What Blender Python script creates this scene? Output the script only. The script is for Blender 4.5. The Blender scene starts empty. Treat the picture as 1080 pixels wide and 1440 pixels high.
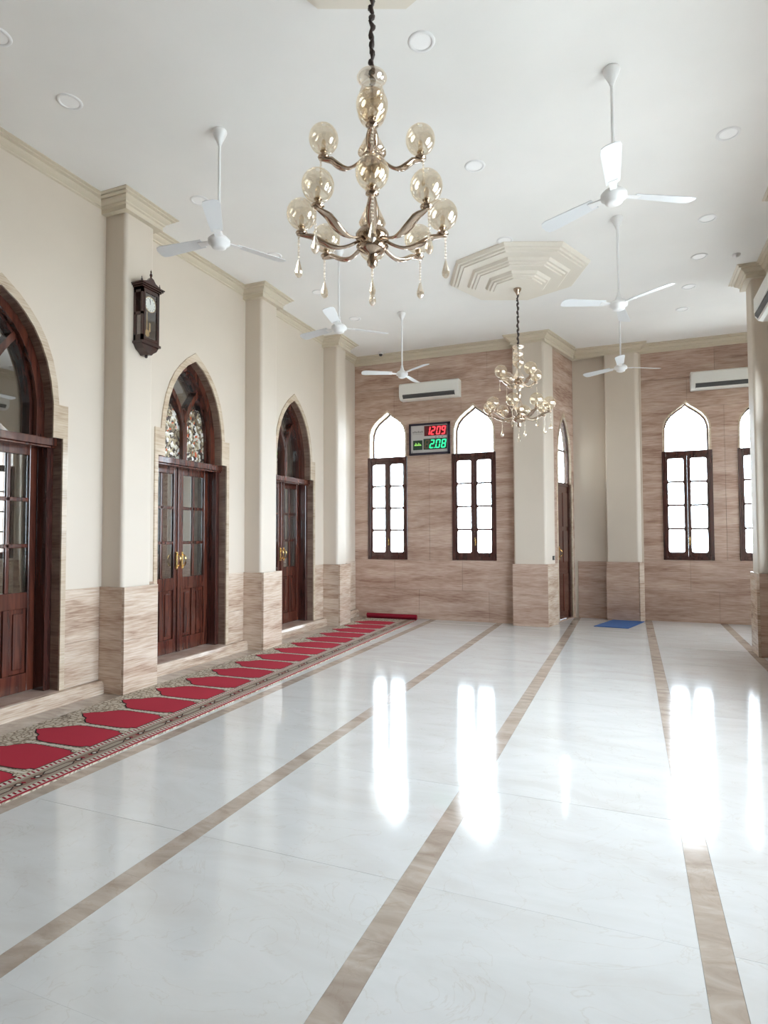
import bpy, bmesh, math, random
from mathutils import Vector, Matrix, noise
random.seed(7)
C = bpy.context.scene.collection
sc = bpy.context.scene
PI = math.pi
# ------------------------------------------------------------------ camera
f_px, yaw, pitch, roll = 850.0, 0.386944, 0.036721, -0.003585
F = Vector((-math.sin(yaw)*math.cos(pitch), math.cos(yaw)*math.cos(pitch), math.sin(pitch)))
R0 = Vector((math.cos(yaw), math.sin(yaw), 0)); U0 = R0.cross(F)
Rv = R0*math.cos(roll)+U0*math.sin(roll); Uv = -R0*math.sin(roll)+U0*math.cos(roll)
cam = bpy.data.cameras.new('camera'); cam.sensor_fit = 'HORIZONTAL'; cam.sensor_width = 36
cam.lens = f_px/1080*36; cam.clip_start = .05; cam.clip_end = 300
co = bpy.data.objects.new('camera', cam); C.objects.link(co)
m = Matrix((Rv, Uv, -F)).transposed().to_4x4(); m.translation = (0, 0, 1.5); co.matrix_world = m
sc.camera = co
# ------------------------------------------------------------------ sky / exposure
SKY = 21.0
w = bpy.data.worlds.new('sky'); sc.world = w; w.use_nodes = True
bg = w.node_tree.nodes['Background']; bg.inputs[0].default_value = (0.77, 0.895, 1.0, 1); bg.inputs[1].default_value = SKY
sc.view_settings.view_transform = 'Standard'; sc.view_settings.look = 'None'
sc.view_settings.exposure = 0.0; sc.view_settings.gamma = 1; sc.view_settings.use_curve_mapping = False
sc.cycles.diffuse_bounces = 7; sc.cycles.max_bounces = 14; sc.cycles.transparent_max_bounces = 24
sc.cycles.glossy_bounces = 5; sc.cycles.sample_clamp_indirect = 20
sc.cycles.caustics_reflective = False; sc.cycles.caustics_refractive = False
# ------------------------------------------------------------------ dimensions
XL, XLP, XLD = -4.737, -4.482, -4.415
YA, YB, XR, XRR, YR = 10.21, 11.42, 1.60, 2.95, -8.0
ZD, ZC, ZT = 1.008, 4.635, 4.78
PL = [(4.36, 4.80), (6.69, 7.14), (8.92, 9.32)]
S0 = Vector((-1.237, 10.0)); S1 = Vector((-.86, YB)); SD = (S1-S0).normalized(); SN = Vector((SD.y, -SD.x))

# ------------------------------------------------------------------ materials
def mat(name):
    m = bpy.data.materials.new(name); m.use_nodes = True
    nt = m.node_tree; b = nt.nodes['Principled BSDF']
    return m, nt, b
def N(nt, t, **k):
    n = nt.nodes.new(t)
    for a, v in k.items(): setattr(n, a, v)
    return n
def ramp(nt, stops):
    r = N(nt, 'ShaderNodeValToRGB'); e = r.color_ramp.elements
    while len(e) < len(stops): e.new(.5)
    for i, (p, c) in enumerate(stops): e[i].position = p; e[i].color = (*c, 1)
    return r
def plain(name, col, rough=.5, metal=0, spec=.5, coat=0):
    m, nt, b = mat(name); b.inputs['Base Color'].default_value = (*col, 1)
    b.inputs['Roughness'].default_value = rough; b.inputs['Metallic'].default_value = metal
    b.inputs['Specular IOR Level'].default_value = spec; b.inputs['Coat Weight'].default_value = coat
    b.inputs['Coat Roughness'].default_value = .08
    return m
def travertine(name, dark, mid, light, rough=.28, shift=True):
    m, nt, b = mat(name); L = nt.links.new
    g = N(nt, 'ShaderNodeNewGeometry'); oi = N(nt, 'ShaderNodeObjectInfo')
    mul = N(nt, 'ShaderNodeMath', operation='MULTIPLY'); mul.inputs[1].default_value = 9 if shift else 0
    L(oi.outputs['Random'], mul.inputs[0])
    cx = N(nt, 'ShaderNodeCombineXYZ'); L(mul.outputs[0], cx.inputs[2]); L(mul.outputs[0], cx.inputs[0])
    ad = N(nt, 'ShaderNodeVectorMath', operation='ADD'); L(g.outputs['Position'], ad.inputs[0]); L(cx.outputs[0], ad.inputs[1])
    mp = N(nt, 'ShaderNodeMapping'); mp.inputs['Scale'].default_value = (.95, .95, 7); L(ad.outputs[0], mp.inputs[0])
    n1 = N(nt, 'ShaderNodeTexNoise'); n1.inputs['Scale'].default_value = 1; n1.inputs['Detail'].default_value = 7
    n1.inputs['Roughness'].default_value = .62; n1.inputs['Distortion'].default_value = .5; L(mp.outputs[0], n1.inputs[0])
    mp2 = N(nt, 'ShaderNodeMapping'); mp2.inputs['Scale'].default_value = (6, 6, 95); L(ad.outputs[0], mp2.inputs[0])
    n2 = N(nt, 'ShaderNodeTexNoise'); n2.inputs['Scale'].default_value = 1; n2.inputs['Detail'].default_value = 4; L(mp2.outputs[0], n2.inputs[0])
    mx = N(nt, 'ShaderNodeMath', operation='MULTIPLY_ADD'); mx.inputs[1].default_value = .42; L(n2.outputs[0], mx.inputs[0])
    s = N(nt, 'ShaderNodeMath', operation='MULTIPLY'); s.inputs[1].default_value = .58; L(n1.outputs[0], s.inputs[0]); L(s.outputs[0], mx.inputs[2])
    r = ramp(nt, [(.36, dark), (.47, mid), (.62, light)]); L(mx.outputs[0], r.inputs[0])
    # per-slab tone
    hs = N(nt, 'ShaderNodeHueSaturation'); L(r.outputs[0], hs.inputs['Color'])
    mr = N(nt, 'ShaderNodeMapRange'); mr.inputs[3].default_value = .95; mr.inputs[4].default_value = 1.05
    L(oi.outputs['Random'], mr.inputs[0]); L(mr.outputs[0], hs.inputs['Value'])
    L(hs.outputs[0], b.inputs['Base Color']); b.inputs['Roughness'].default_value = rough
    bp = N(nt, 'ShaderNodeBump'); bp.inputs['Strength'].default_value = .12; bp.inputs['Distance'].default_value = .002
    L(n2.outputs[0], bp.inputs['Height']); L(bp.outputs[0], b.inputs['Normal'])
    return m
def marble(name, c1, c2, c3, rough, scale=1.6):
    m, nt, b = mat(name); L = nt.links.new
    g = N(nt, 'ShaderNodeNewGeometry'); oi = N(nt, 'ShaderNodeObjectInfo')
    mul = N(nt, 'ShaderNodeMath', operation='MULTIPLY'); mul.inputs[1].default_value = 30; L(oi.outputs['Random'], mul.inputs[0])
    ad = N(nt, 'ShaderNodeVectorMath', operation='ADD'); L(g.outputs['Position'], ad.inputs[0]); L(mul.outputs[0], ad.inputs[1])
    mp = N(nt, 'ShaderNodeMapping'); mp.inputs['Scale'].default_value = (scale*.6, scale*1.5, scale); L(ad.outputs[0], mp.inputs[0])
    n1 = N(nt, 'ShaderNodeTexNoise'); n1.inputs['Scale'].default_value = 1.2; n1.inputs['Detail'].default_value = 8
    n1.inputs['Roughness'].default_value = .6; n1.inputs['Distortion'].default_value = 1.1; L(mp.outputs[0], n1.inputs[0])
    r = ramp(nt, [(.33, c1), (.5, c2), (.66, c3)]); L(n1.outputs[0], r.inputs[0])
    n3 = N(nt, 'ShaderNodeTexNoise'); n3.inputs['Scale'].default_value = 2.3; n3.inputs['Detail'].default_value = 6; n3.inputs['Distortion'].default_value = 2.2
    L(ad.outputs[0], n3.inputs[0])
    v = ramp(nt, [(.492, (1, 1, 1)), (.5, (.86, .80, .74)), (.508, (1, 1, 1))]); L(n3.outputs[0], v.inputs[0])
    mm = N(nt, 'ShaderNodeMix', data_type='RGBA', blend_type='MULTIPLY'); mm.inputs[0].default_value = .5
    L(r.outputs[0], mm.inputs[6]); L(v.outputs[0], mm.inputs[7])
    L(mm.outputs[2], b.inputs['Base Color'])
    rr = N(nt, 'ShaderNodeMapRange'); rr.inputs[3].default_value = rough*.75; rr.inputs[4].default_value = rough*1.4
    L(n1.outputs[0], rr.inputs[0]); L(rr.outputs[0], b.inputs['Roughness'])
    bp = N(nt, 'ShaderNodeBump'); bp.inputs['Strength'].default_value = .05; bp.inputs['Distance'].default_value = .002
    n4 = N(nt, 'ShaderNodeTexNoise'); n4.inputs['Scale'].default_value = 5; L(g.outputs['Position'], n4.inputs[0])
    L(n4.outputs[0], bp.inputs['Height']); L(bp.outputs[0], b.inputs['Normal'])
    return m
def wood(name, dark, light, rough=.22):
    m, nt, b = mat(name); L = nt.links.new
    g = N(nt, 'ShaderNodeNewGeometry')
    mp = N(nt, 'ShaderNodeMapping'); mp.inputs['Scale'].default_value = (22, 22, 1.6); L(g.outputs['Position'], mp.inputs[0])
    n1 = N(nt, 'ShaderNodeTexNoise'); n1.inputs['Scale'].default_value = 1; n1.inputs['Detail'].default_value = 5; n1.inputs['Distortion'].default_value = .8
    L(mp.outputs[0], n1.inputs[0])
    r = ramp(nt, [(.35, dark), (.65, light)]); L(n1.outputs[0], r.inputs[0]); L(r.outputs[0], b.inputs['Base Color'])
    b.inputs['Roughness'].default_value = rough; b.inputs['Coat Weight'].default_value = .5; b.inputs['Coat Roughness'].default_value = .04
    return m
def paint(name, col, rough=.6):
    m, nt, b = mat(name); L = nt.links.new
    n1 = N(nt, 'ShaderNodeTexNoise'); n1.inputs['Scale'].default_value = 1.3; n1.inputs['Detail'].default_value = 3
    g = N(nt, 'ShaderNodeNewGeometry'); L(g.outputs['Position'], n1.inputs[0])
    r = ramp(nt, [(.3, tuple(c*.975 for c in col)), (.7, tuple(min(1, c*1.02) for c in col))]); L(n1.outputs[0], r.inputs[0])
    L(r.outputs[0], b.inputs['Base Color']); b.inputs['Roughness'].default_value = rough
    return m
def thin_glass(name, tint=(1, 1, 1), base=.06, refl=(1, 1, 1), rough=.0, bump=0, scale=40):
    m, nt, b = mat(name); L = nt.links.new; nt.nodes.remove(b)
    out = nt.nodes['Material Output']
    t = N(nt, 'ShaderNodeBsdfTransparent'); t.inputs[0].default_value = (*tint, 1)
    gl = N(nt, 'ShaderNodeBsdfGlossy'); gl.inputs[0].default_value = (*refl, 1); gl.inputs['Roughness'].default_value = rough
    fr = N(nt, 'ShaderNodeFresnel'); gg = N(nt, 'ShaderNodeNewGeometry')
    io = N(nt, 'ShaderNodeMapRange'); io.inputs[3].default_value = 1.5; io.inputs[4].default_value = 1/1.5   # same reflectance from both sides of a thin pane
    L(gg.outputs['Backfacing'], io.inputs[0]); L(io.outputs[0], fr.inputs[0])
    mr = N(nt, 'ShaderNodeMapRange'); mr.inputs[3].default_value = base; mr.inputs[4].default_value = 1
    L(fr.outputs[0], mr.inputs[0])
    ms = N(nt, 'ShaderNodeMixShader'); L(mr.outputs[0], ms.inputs[0]); L(t.outputs[0], ms.inputs[1]); L(gl.outputs[0], ms.inputs[2])
    L(ms.outputs[0], out.inputs[0])
    if bump:
        n1 = N(nt, 'ShaderNodeTexVoronoi'); n1.inputs['Scale'].default_value = scale
        g = N(nt, 'ShaderNodeNewGeometry'); L(g.outputs['Position'], n1.inputs[0])
        bp = N(nt, 'ShaderNodeBump'); bp.inputs['Strength'].default_value = bump; bp.inputs['Distance'].default_value = .01
        L(n1.outputs[0], bp.inputs['Height']); L(bp.outputs[0], gl.inputs['Normal'])
    return m
def emis(name, col, s):
    m, nt, b = mat(name); b.inputs['Base Color'].default_value = (*[c*.3 for c in col], 1)
    b.inputs['Emission Color'].default_value = (*col, 1); b.inputs['Emission Strength'].default_value = s
    return m

M = {}
M['plaster'] = paint('cream_plaster', (.62, .545, .46), .55)
M['ceiling'] = paint('ceiling_paint', (.83, .82, .80), .7)
M['cornice'] = paint('cornice_paint', (.60, .53, .42), .5)
M['medallion'] = paint('medallion_paint', (.74, .69, .605), .5)
M['trav'] = travertine('travertine_brown', (.28, .165, .125), (.43, .295, .23), (.57, .43, .35), .26, False)
M['reveal'] = travertine('travertine_reveal_shaded', (.15, .09, .065), (.22, .145, .11), (.31, .22, .17), .22)  # travertine darkened: the shade on the jambs is put into the colour
M['travl'] = travertine('travertine_pale', (.31, .205, .15), (.50, .38, .29), (.66, .56, .465), .17)
M['surround'] = travertine('travertine_surround', (.40, .30, .21), (.54, .43, .32), (.64, .54, .42), .09)
M['grout'] = plain('joint_mortar', (.27, .2, .15), .8)
M['marble'] = marble('cream_marble', (.535, .515, .49), (.57, .56, .54), (.60, .59, .575), .085)
M['strip'] = marble('brown_marble', (.30, .235, .19), (.385, .315, .26), (.46, .39, .33), .11, 4)
M['fgrout'] = plain('floor_grout', (.5, .46, .41), .4)
M['wood'] = wood('mahogany', (.045, .012, .008), (.11, .030, .017))
M['woodd'] = wood('mahogany_dark', (.035, .012, .010), (.075, .024, .018))
M['glass'] = thin_glass('clear_glass')
M['dglass'] = thin_glass('tinted_door_glass', (.55, .55, .54), .34)
M['aglass'] = thin_glass('obscure_glass', (.5, .5, .48), .2, (1, .97, .9), .03, .8, 28)
M['brass'] = plain('brass', (.78, .56, .24), .2, 1)
M['white'] = plain('white_enamel', (.80, .80, .80), .35)
M['lens'] = plain('lens_white', (.93, .93, .93), .4)
M['fanblade'] = plain('fan_blade_white', (.70, .72, .74), .35)
M['black'] = plain('black_plastic', (.015, .015, .017), .35)
M['acbody'] = plain('ac_plastic', (.74, .73, .69), .4)
M['slot'] = plain('ac_slot_dark', (.06, .06, .06), .5)
M['clockwood'] = wood('clock_wood', (.018, .006, .005), (.05, .014, .010))
M['dial'] = plain('clock_dial', (.78, .80, .74), .4)
M['gold'] = plain('gilt', (.80, .62, .30), .25, 1)
M['champ'] = plain('champagne_metal', (.50, .39, .30), .12, 1)
M['globe'] = thin_glass('champagne_globe', (.93, .885, .80), .20, (1, .94, .85), .01)
M['crystal'] = thin_glass('crystal', (.95, .90, .82), .35, (1, .97, .92), .01)
M['cglass'] = thin_glass('champagne_glass', (.86, .79, .70), .42, (1, .93, .84), .03)
M['chain'] = plain('dark_chain_sleeve', (.045, .028, .025), .45)
M['silver'] = plain('silver_panel', (.52, .50, .49), .4, .2)
M['navy'] = plain('dark_frame', (.025, .02, .035), .35)
M['redoff'] = plain('red_filter', (.10, .01, .012), .3)
M['greenoff'] = plain('green_filter', (.02, .05, .03), .3)
M['unlit'] = plain('unlit_segment', (.12, .085, .05), .5)
M['redled'] = emis('red_led', (1, .06, .08), 1.6)
M['greenled'] = emis('green_led', (.04, 1, .42), 1.1)
M['limeled'] = emis('lime_led', (.45, 1, .2), .8)
M['print'] = plain('grey_print', (.25, .24, .23), .6)
M['blue'] = plain('blue_mat', (.035, .10, .28), .8)
M['hall'] = paint('hall_paint', (.5, .47, .42), .7)
M['ground'] = paint('pale_paving', (.62, .60, .56), .8)
M['carred'] = plain('carpet_red', (.36, .03, .048), .95, 0, .1)
M['cardark'] = plain('carpet_dark_red', (.22, .012, .025), .95, 0, .1)
M['cargrey'] = plain('carpet_taupe', (.30, .25, .20), .95, 0, .1)
M['carbrown'] = plain('carpet_brown', (.22, .135, .105), .95, 0, .1)
M['carpale'] = plain('carpet_ivory', (.52, .47, .40), .95, 0, .1)
M['carblk'] = plain('carpet_black_line', (.035, .025, .022), .95, 0, .1)
m_, nt_, b_ = mat('carpet_floral'); L_ = nt_.links.new
g_ = N(nt_, 'ShaderNodeNewGeometry'); v_ = N(nt_, 'ShaderNodeTexVoronoi'); v_.inputs['Scale'].default_value = 24; v_.feature = 'DISTANCE_TO_EDGE'
n_ = N(nt_, 'ShaderNodeTexNoise'); n_.inputs['Scale'].default_value = 12; n_.inputs['Detail'].default_value = 3; L_(g_.outputs['Position'], n_.inputs[0])
a_ = N(nt_, 'ShaderNodeVectorMath', operation='MULTIPLY_ADD'); a_.inputs[1].default_value = (.05, .05, .05); L_(n_.outputs['Color'], a_.inputs[0]); L_(g_.outputs['Position'], a_.inputs[2])
L_(a_.outputs[0], v_.inputs[0])
r_ = ramp(nt_, [(.0, (.15, .11, .085)), (.07, (.33, .265, .20)), (.2, (.52, .45, .36))]); L_(v_.outputs[0], r_.inputs[0])
L_(r_.outputs[0], b_.inputs['Base Color']); b_.inputs['Roughness'].default_value = .95; b_.inputs['Specular IOR Level'].default_value = .1
M['floral'] = m_
m_, nt_, b_ = mat('mottled_pane'); L_ = nt_.links.new
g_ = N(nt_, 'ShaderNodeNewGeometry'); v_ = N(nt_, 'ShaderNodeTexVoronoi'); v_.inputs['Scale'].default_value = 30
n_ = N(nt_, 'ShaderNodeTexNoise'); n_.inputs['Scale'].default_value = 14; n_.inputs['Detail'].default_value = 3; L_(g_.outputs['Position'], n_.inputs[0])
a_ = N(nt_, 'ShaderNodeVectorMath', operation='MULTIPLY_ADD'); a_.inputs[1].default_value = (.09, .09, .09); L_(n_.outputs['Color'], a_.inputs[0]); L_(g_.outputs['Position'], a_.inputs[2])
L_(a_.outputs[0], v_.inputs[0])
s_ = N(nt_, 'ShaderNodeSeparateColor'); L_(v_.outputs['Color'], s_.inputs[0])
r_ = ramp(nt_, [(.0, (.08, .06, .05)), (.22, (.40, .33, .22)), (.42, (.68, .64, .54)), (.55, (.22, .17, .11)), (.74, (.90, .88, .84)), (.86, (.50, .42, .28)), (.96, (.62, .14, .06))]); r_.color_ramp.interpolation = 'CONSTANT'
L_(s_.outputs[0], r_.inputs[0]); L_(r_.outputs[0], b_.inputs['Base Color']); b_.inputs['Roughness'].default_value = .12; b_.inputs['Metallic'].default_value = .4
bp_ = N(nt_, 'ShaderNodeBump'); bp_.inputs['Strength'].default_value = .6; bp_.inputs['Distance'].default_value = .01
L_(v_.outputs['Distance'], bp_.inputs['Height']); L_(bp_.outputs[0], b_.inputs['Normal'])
M['mottle'] = m_

# ------------------------------------------------------------------ mesh helpers
class MB:
    def __init__(s): s.v = []; s.f = []; s.mi = []; s.mats = []; s.cur = 0; s.sm = []
    def mat(s, k):
        mm = M[k]
        if mm not in s.mats: s.mats.append(mm)
        s.cur = s.mats.index(mm); return s
    def add(s, vs, fs, smooth=False):
        o = len(s.v); s.v += [tuple(a) for a in vs]
        for f in fs: s.f.append([o+i for i in f]); s.mi.append(s.cur); s.sm.append(smooth)
        return s
    def box(s, x0, x1, y0, y1, z0, z1):
        return s.add([(x, y, z) for x in (x0, x1) for y in (y0, y1) for z in (z0, z1)],
                     [(0, 1, 3, 2), (4, 6, 7, 5), (0, 4, 5, 1), (2, 3, 7, 6), (0, 2, 6, 4), (1, 5, 7, 3)])
    def prism(s, pts, a, b, axis='y'):
        """closed outline pts (u,v) extruded from a to b along axis"""
        def P(u, v, t): return {'y': (u, t, v), 'x': (t, u, v), 'z': (u, v, t)}[axis]
        n = len(pts); vs = [P(u, v, a) for u, v in pts]+[P(u, v, b) for u, v in pts]
        return s.add(vs, [tuple(range(n))[::-1], tuple(range(n, 2*n))]+[(i, (i+1) % n, n+(i+1) % n, n+i) for i in range(n)])
    def ring(s, inn, out, a, b):
        """band between two equally long open polylines (x,z), from depth y=a to y=b"""
        n = len(inn)
        vs = [(x, a, z) for x, z in inn]+[(x, a, z) for x, z in out]+[(x, b, z) for x, z in inn]+[(x, b, z) for x, z in out]
        fs = []
        for i in range(n-1):
            fs += [(i, i+1, n+i+1, n+i), (2*n+i, 3*n+i, 3*n+i+1, 2*n+i+1), (i, 2*n+i, 2*n+i+1, i+1), (n+i, n+i+1, 3*n+i+1, 3*n+i)]
        fs += [(0, n, 3*n, 2*n), (n-1, 3*n-1, 4*n-1, 2*n-1)]
        return s.add(vs, fs)
    def lathe(s, prof, cx=0, cy=0, seg=20, rot=0, smooth=True, z0=0, rscale=1):
        prof = [(r*rscale, z) for r, z in prof]; vs = []; fs = []; k = len(prof)
        for i in range(seg):
            a = rot+2*PI*i/seg
            for r, z in prof: vs.append((cx+r*math.cos(a), cy+r*math.sin(a), z0+z))
        for i in range(seg):
            j = (i+1) % seg
            for q in range(k-1): fs.append((i*k+q, j*k+q, j*k+q+1, i*k+q+1))
        return s.add(vs, fs, smooth)
    def tube(s, pts, rad, seg=8, flat=1.0, smooth=True, up=Vector((0, 0, 1))):
        """tube through pts; rad a number or list; flat scales the width across 'up'"""
        pts = [Vector(p) for p in pts]; n = len(pts)
        rad = rad if isinstance(rad, (list, tuple)) else [rad]*n
        vs = []; fs = []
        for i, p in enumerate(pts):
            t = (pts[min(i+1, n-1)]-pts[max(i-1, 0)]).normalized()
            sd = t.cross(up)
            if sd.length < 1e-3: sd = t.cross(Vector((1, 0, 0)))
            sd.normalize(); u2 = sd.cross(t).normalized()
            for q in range(seg):
                a = 2*PI*q/seg; vs.append(p+sd*math.cos(a)*rad[i]*flat+u2*math.sin(a)*rad[i])
        for i in range(n-1):
            for q in range(seg):
                r2 = (q+1) % seg; fs.append((i*seg+q, i*seg+r2, (i+1)*seg+r2, (i+1)*seg+q))
        fs += [tuple(range(seg))[::-1], tuple(range((n-1)*seg, n*seg))]
        return s.add(vs, fs, smooth)
    def ball(s, c, r, seg=16, rings=10, sz=1):
        prof = [(max(r*math.sin(PI*i/rings), 1e-4), -r*sz*math.cos(PI*i/rings)) for i in range(rings+1)]
        return s.lathe(prof, c[0], c[1], seg, 0, True, c[2])
    def build(s, name, parent=None, org=(0, 0, 0), bevel=0, bseg=2):
        me = bpy.data.meshes.new(name)
        ox, oy, oz = org
        me.from_pydata([(x-ox, y-oy, z-oz) for x, y, z in s.v], [], s.f)
        for mm in s.mats: me.materials.append(mm)
        me.polygons.foreach_set('material_index', s.mi); me.polygons.foreach_set('use_smooth', s.sm)
        bm = bmesh.new(); bm.from_mesh(me); bmesh.ops.recalc_face_normals(bm, faces=bm.faces); bm.to_mesh(me); bm.free()
        me.update()
        o = bpy.data.objects.new(name, me); C.objects.link(o)
        if parent: o.parent = parent
        if bevel:
            md = o.modifiers.new('bevel', 'BEVEL'); md.width = bevel; md.segments = bseg; md.limit_method = 'ANGLE'; md.angle_limit = .6
        return o
def root(name, loc, rz=0):
    o = bpy.data.objects.new(name, None); C.objects.link(o); o.location = loc; o.rotation_euler = (0, 0, rz); o.empty_display_size = .1
    return o
def tag(o, label=None, cat=None, group=None, kind=None):
    for k, v in (('label', label), ('category', cat), ('group', group), ('kind', kind)):
        if v: o[k] = v
    return o
def copy_tree(o, parent=None):
    c = o.copy(); C.objects.link(c); c.parent = parent
    for ch in list(o.children): copy_tree(ch, c)
    return c
def place(o, loc, rz): o.location = loc; o.rotation_euler = (0, 0, rz)

class Frame:
    """wall plane: o = origin (x,y), d = unit direction of u, room side = right of d; depth t goes away from the room"""
    def __init__(s, o, d): s.o = Vector(o); s.d = Vector(d).normalized(); s.n = Vector((-s.d.y, s.d.x))
    def p(s, u, z, t=0): q = s.o+s.d*u+s.n*t; return (q.x, q.y, z)
FL = Frame((XL, 0), (0, 1)); FA = Frame((0, YA), (1, 0)); FB = Frame((0, YB), (1, 0))
FR = Frame((XR, 0), (0, -1)); FRR = Frame((XRR, 0), (0, -1)); FK = Frame((0, YR), (-1, 0))
FS = Frame(S0-SN*.08, SD)

def half(prof, z, side):
    """half width of an opening profile [(h,z)..] just above (side=1) or below (side=-1) z"""
    zz = z+side*1e-6
    if zz < prof[0][1] or zz > prof[-1][1]: return 0
    for (h0, z0), (h1, z1) in zip(prof, prof[1:]):
        if z0 <= zz <= z1 and z1 > z0: return h0+(h1-h0)*(zz-z0)/(z1-z0)
    return 0
def sheet(fr, u0, u1, z0, z1, ops, t):
    """front polygons of a wall area minus openings; ops = [(centre, profile)]"""
    lv = {z0, z1}
    for c, pr in ops:
        for h, z in pr:
            if z0 < z < z1: lv.add(z)
    lv = sorted(lv); quads = []
    for a, b in zip(lv, lv[1:]):
        left = [(u0, u0)]; right = []
        for c, pr in sorted(ops, key=lambda q: q[0]):
            ha, hb = half(pr, a, 1), half(pr, b, -1)
            if ha <= 0 and hb <= 0: continue
            right.append((c-ha, c-hb)); left.append((c+ha, c+hb))
        right.append((u1, u1))
        for (la, lb), (ra, rb) in zip(left, right):
            la, lb, ra, rb = max(la, u0), max(lb, u0), min(ra, u1), min(rb, u1)
            if ra <= la+1e-5 and rb <= lb+1e-5: continue
            quads.append([(la, a), (max(ra, la), a), (max(rb, lb), b), (lb, b)])
    return quads
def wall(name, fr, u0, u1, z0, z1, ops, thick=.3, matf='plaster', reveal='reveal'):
    b = MB().mat(matf)
    for q in sheet(fr, u0, u1, z0, z1, ops, 0): b.add([fr.p(u, z, 0) for u, z in q], [(0, 1, 2, 3)])
    b.mat('hall')
    for q in sheet(fr, u0, u1, z0, z1, ops, 0): b.add([fr.p(u, z, thick) for u, z in q], [(3, 2, 1, 0)])
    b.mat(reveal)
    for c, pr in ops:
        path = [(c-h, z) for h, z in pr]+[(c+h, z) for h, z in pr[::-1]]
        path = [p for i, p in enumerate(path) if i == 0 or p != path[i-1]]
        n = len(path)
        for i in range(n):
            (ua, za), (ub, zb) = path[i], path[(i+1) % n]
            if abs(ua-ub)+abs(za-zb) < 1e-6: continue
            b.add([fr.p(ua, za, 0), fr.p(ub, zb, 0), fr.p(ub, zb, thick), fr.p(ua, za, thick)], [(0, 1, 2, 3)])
    o = b.build(name); tag(o, kind='structure'); return o
def slab(parent, fr, u0, u1, z0, z1, ops, th=.014, m='trav', gap=.0018, name='stone_slab'):
    qs = sheet(fr, u0+gap, u1-gap, z0+gap, z1-gap, ops, 0)
    if not qs: return
    bm = bmesh.new()
    for q in qs:
        vs = [bm.verts.new(fr.p(u, z, 0)) for u, z in q]
        try: bm.faces.new(vs)
        except ValueError: pass
    bmesh.ops.remove_doubles(bm, verts=bm.verts, dist=1e-5)
    bmesh.ops.dissolve_degenerate(bm, dist=1e-5, edges=bm.edges)
    if not bm.faces: bm.free(); return
    r = bmesh.ops.extrude_face_region(bm, geom=bm.faces[:])
    mv = [e for e in r['geom'] if isinstance(e, bmesh.types.BMVert)]
    bmesh.ops.translate(bm, verts=mv, vec=Vector((-fr.n.x*th, -fr.n.y*th, 0)))
    bmesh.ops.recalc_face_normals(bm, faces=bm.faces)
    me = bpy.data.meshes.new(name); bm.to_mesh(me); bm.free(); me.materials.append(M[m])
    o = bpy.data.objects.new(name, me); C.objects.link(o); o.parent = parent
    return o
def cladding(parent, fr, u0, u1, zs, cuts, ops, th=.014, m='trav', jog=.37):
    for i, (a, b) in enumerate(zip(zs, zs[1:])):
        w_ = cuts; off = (i % 2)*jog*w_
        hit = sorted(c for c, pr in ops if u0 < c < u1 and half(pr, (a+b)/2, 1) > 0)
        if hit:      # joints on the openings' centre lines and midway between them
            us = [u0]+[u for k, c in enumerate(hit) for u in ((c, (c+hit[k+1])/2) if k+1 < len(hit) else (c,))]+[u1]
        else:
            us = [u0]; u = u0+w_-off
            while u < u1-.15: us.append(u); u += w_
            us.append(u1)
        for p, q in zip(us, us[1:]): slab(parent, fr, p, q, a, b, ops, th, m)

# opening profiles (half width, z)
DOOR_IN = [(.60, .12), (.60, 2.37), (.50, 2.37), (.50, 2.68), (.475, 2.86), (.432, 3.03), (.37, 3.18), (.30, 3.295), (.225, 3.385), (.14, 3.465), (.0, 3.55)]
DOOR_OUT = [(.65, .12), (.65, 2.37), (.65, 2.67), (.556, 2.67), (.535, 2.87), (.488, 3.06), (.425, 3.215), (.35, 3.34), (.26, 3.445), (.165, 3.535), (.0, 3.65)]
WIN = [(.37, 1.06), (.37, 2.88), (.345, 2.88), (.345, 3.22), (.338, 3.34), (.302, 3.45), (.235, 3.54), (.145, 3.615), (.065, 3.67), (.0, 3.725)]
SDO = [(.325, .02), (.325, 2.37), (.29, 2.37), (.29, 2.80), (.27, 3.0), (.225, 3.2), (.15, 3.37), (.07, 3.48), (.0, 3.55)]

# ------------------------------------------------------------------ setting: floor
fl = MB().mat('fgrout').box(XL-.02, XRR+.02, YR-.05, YB+.05, -.06, -.012).build('floor'); tag(fl, kind='structure')
strips = [-3.225, -2.06, -.90, .26, 1.405, 2.56]; hw = .055
xs = [XL, -4.40]+[e for s in strips for e in (s-hw, s+hw)]+[XRR]
tl = MB().mat('marble')
for i in range(len(xs)-1):
    x0, x1 = xs[i], xs[i+1]
    brown = (i == 0) or (i >= 2 and i % 2 == 0)
    y = YR; n = 0; step = 1.75 if brown else 1.05
    if brown: y -= .4
    while y < YB:
        y1 = min(y+step, YB+.02); g = .0005
        b = MB().mat('strip' if brown else 'marble').box(x0+g, x1-g, max(y, YR)+g, y1-g, -.012, 0 if brown else 0)
        o = b.build('border_strip' if brown else 'marble_tile', fl)
        if not brown:
            # every polished tile lies very slightly out of true
            o.rotation_euler = (random.uniform(-1, 1)*.0002, random.uniform(-1, 1)*.0002, 0)
        y = y1 if y1 < YB+.02 else YB+1
ce = MB().mat('ceiling').box(XL-.35, XRR+.35, YR-.3, YB+.35, ZT, ZT+.2).build('ceiling'); tag(ce, kind='structure')

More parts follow.
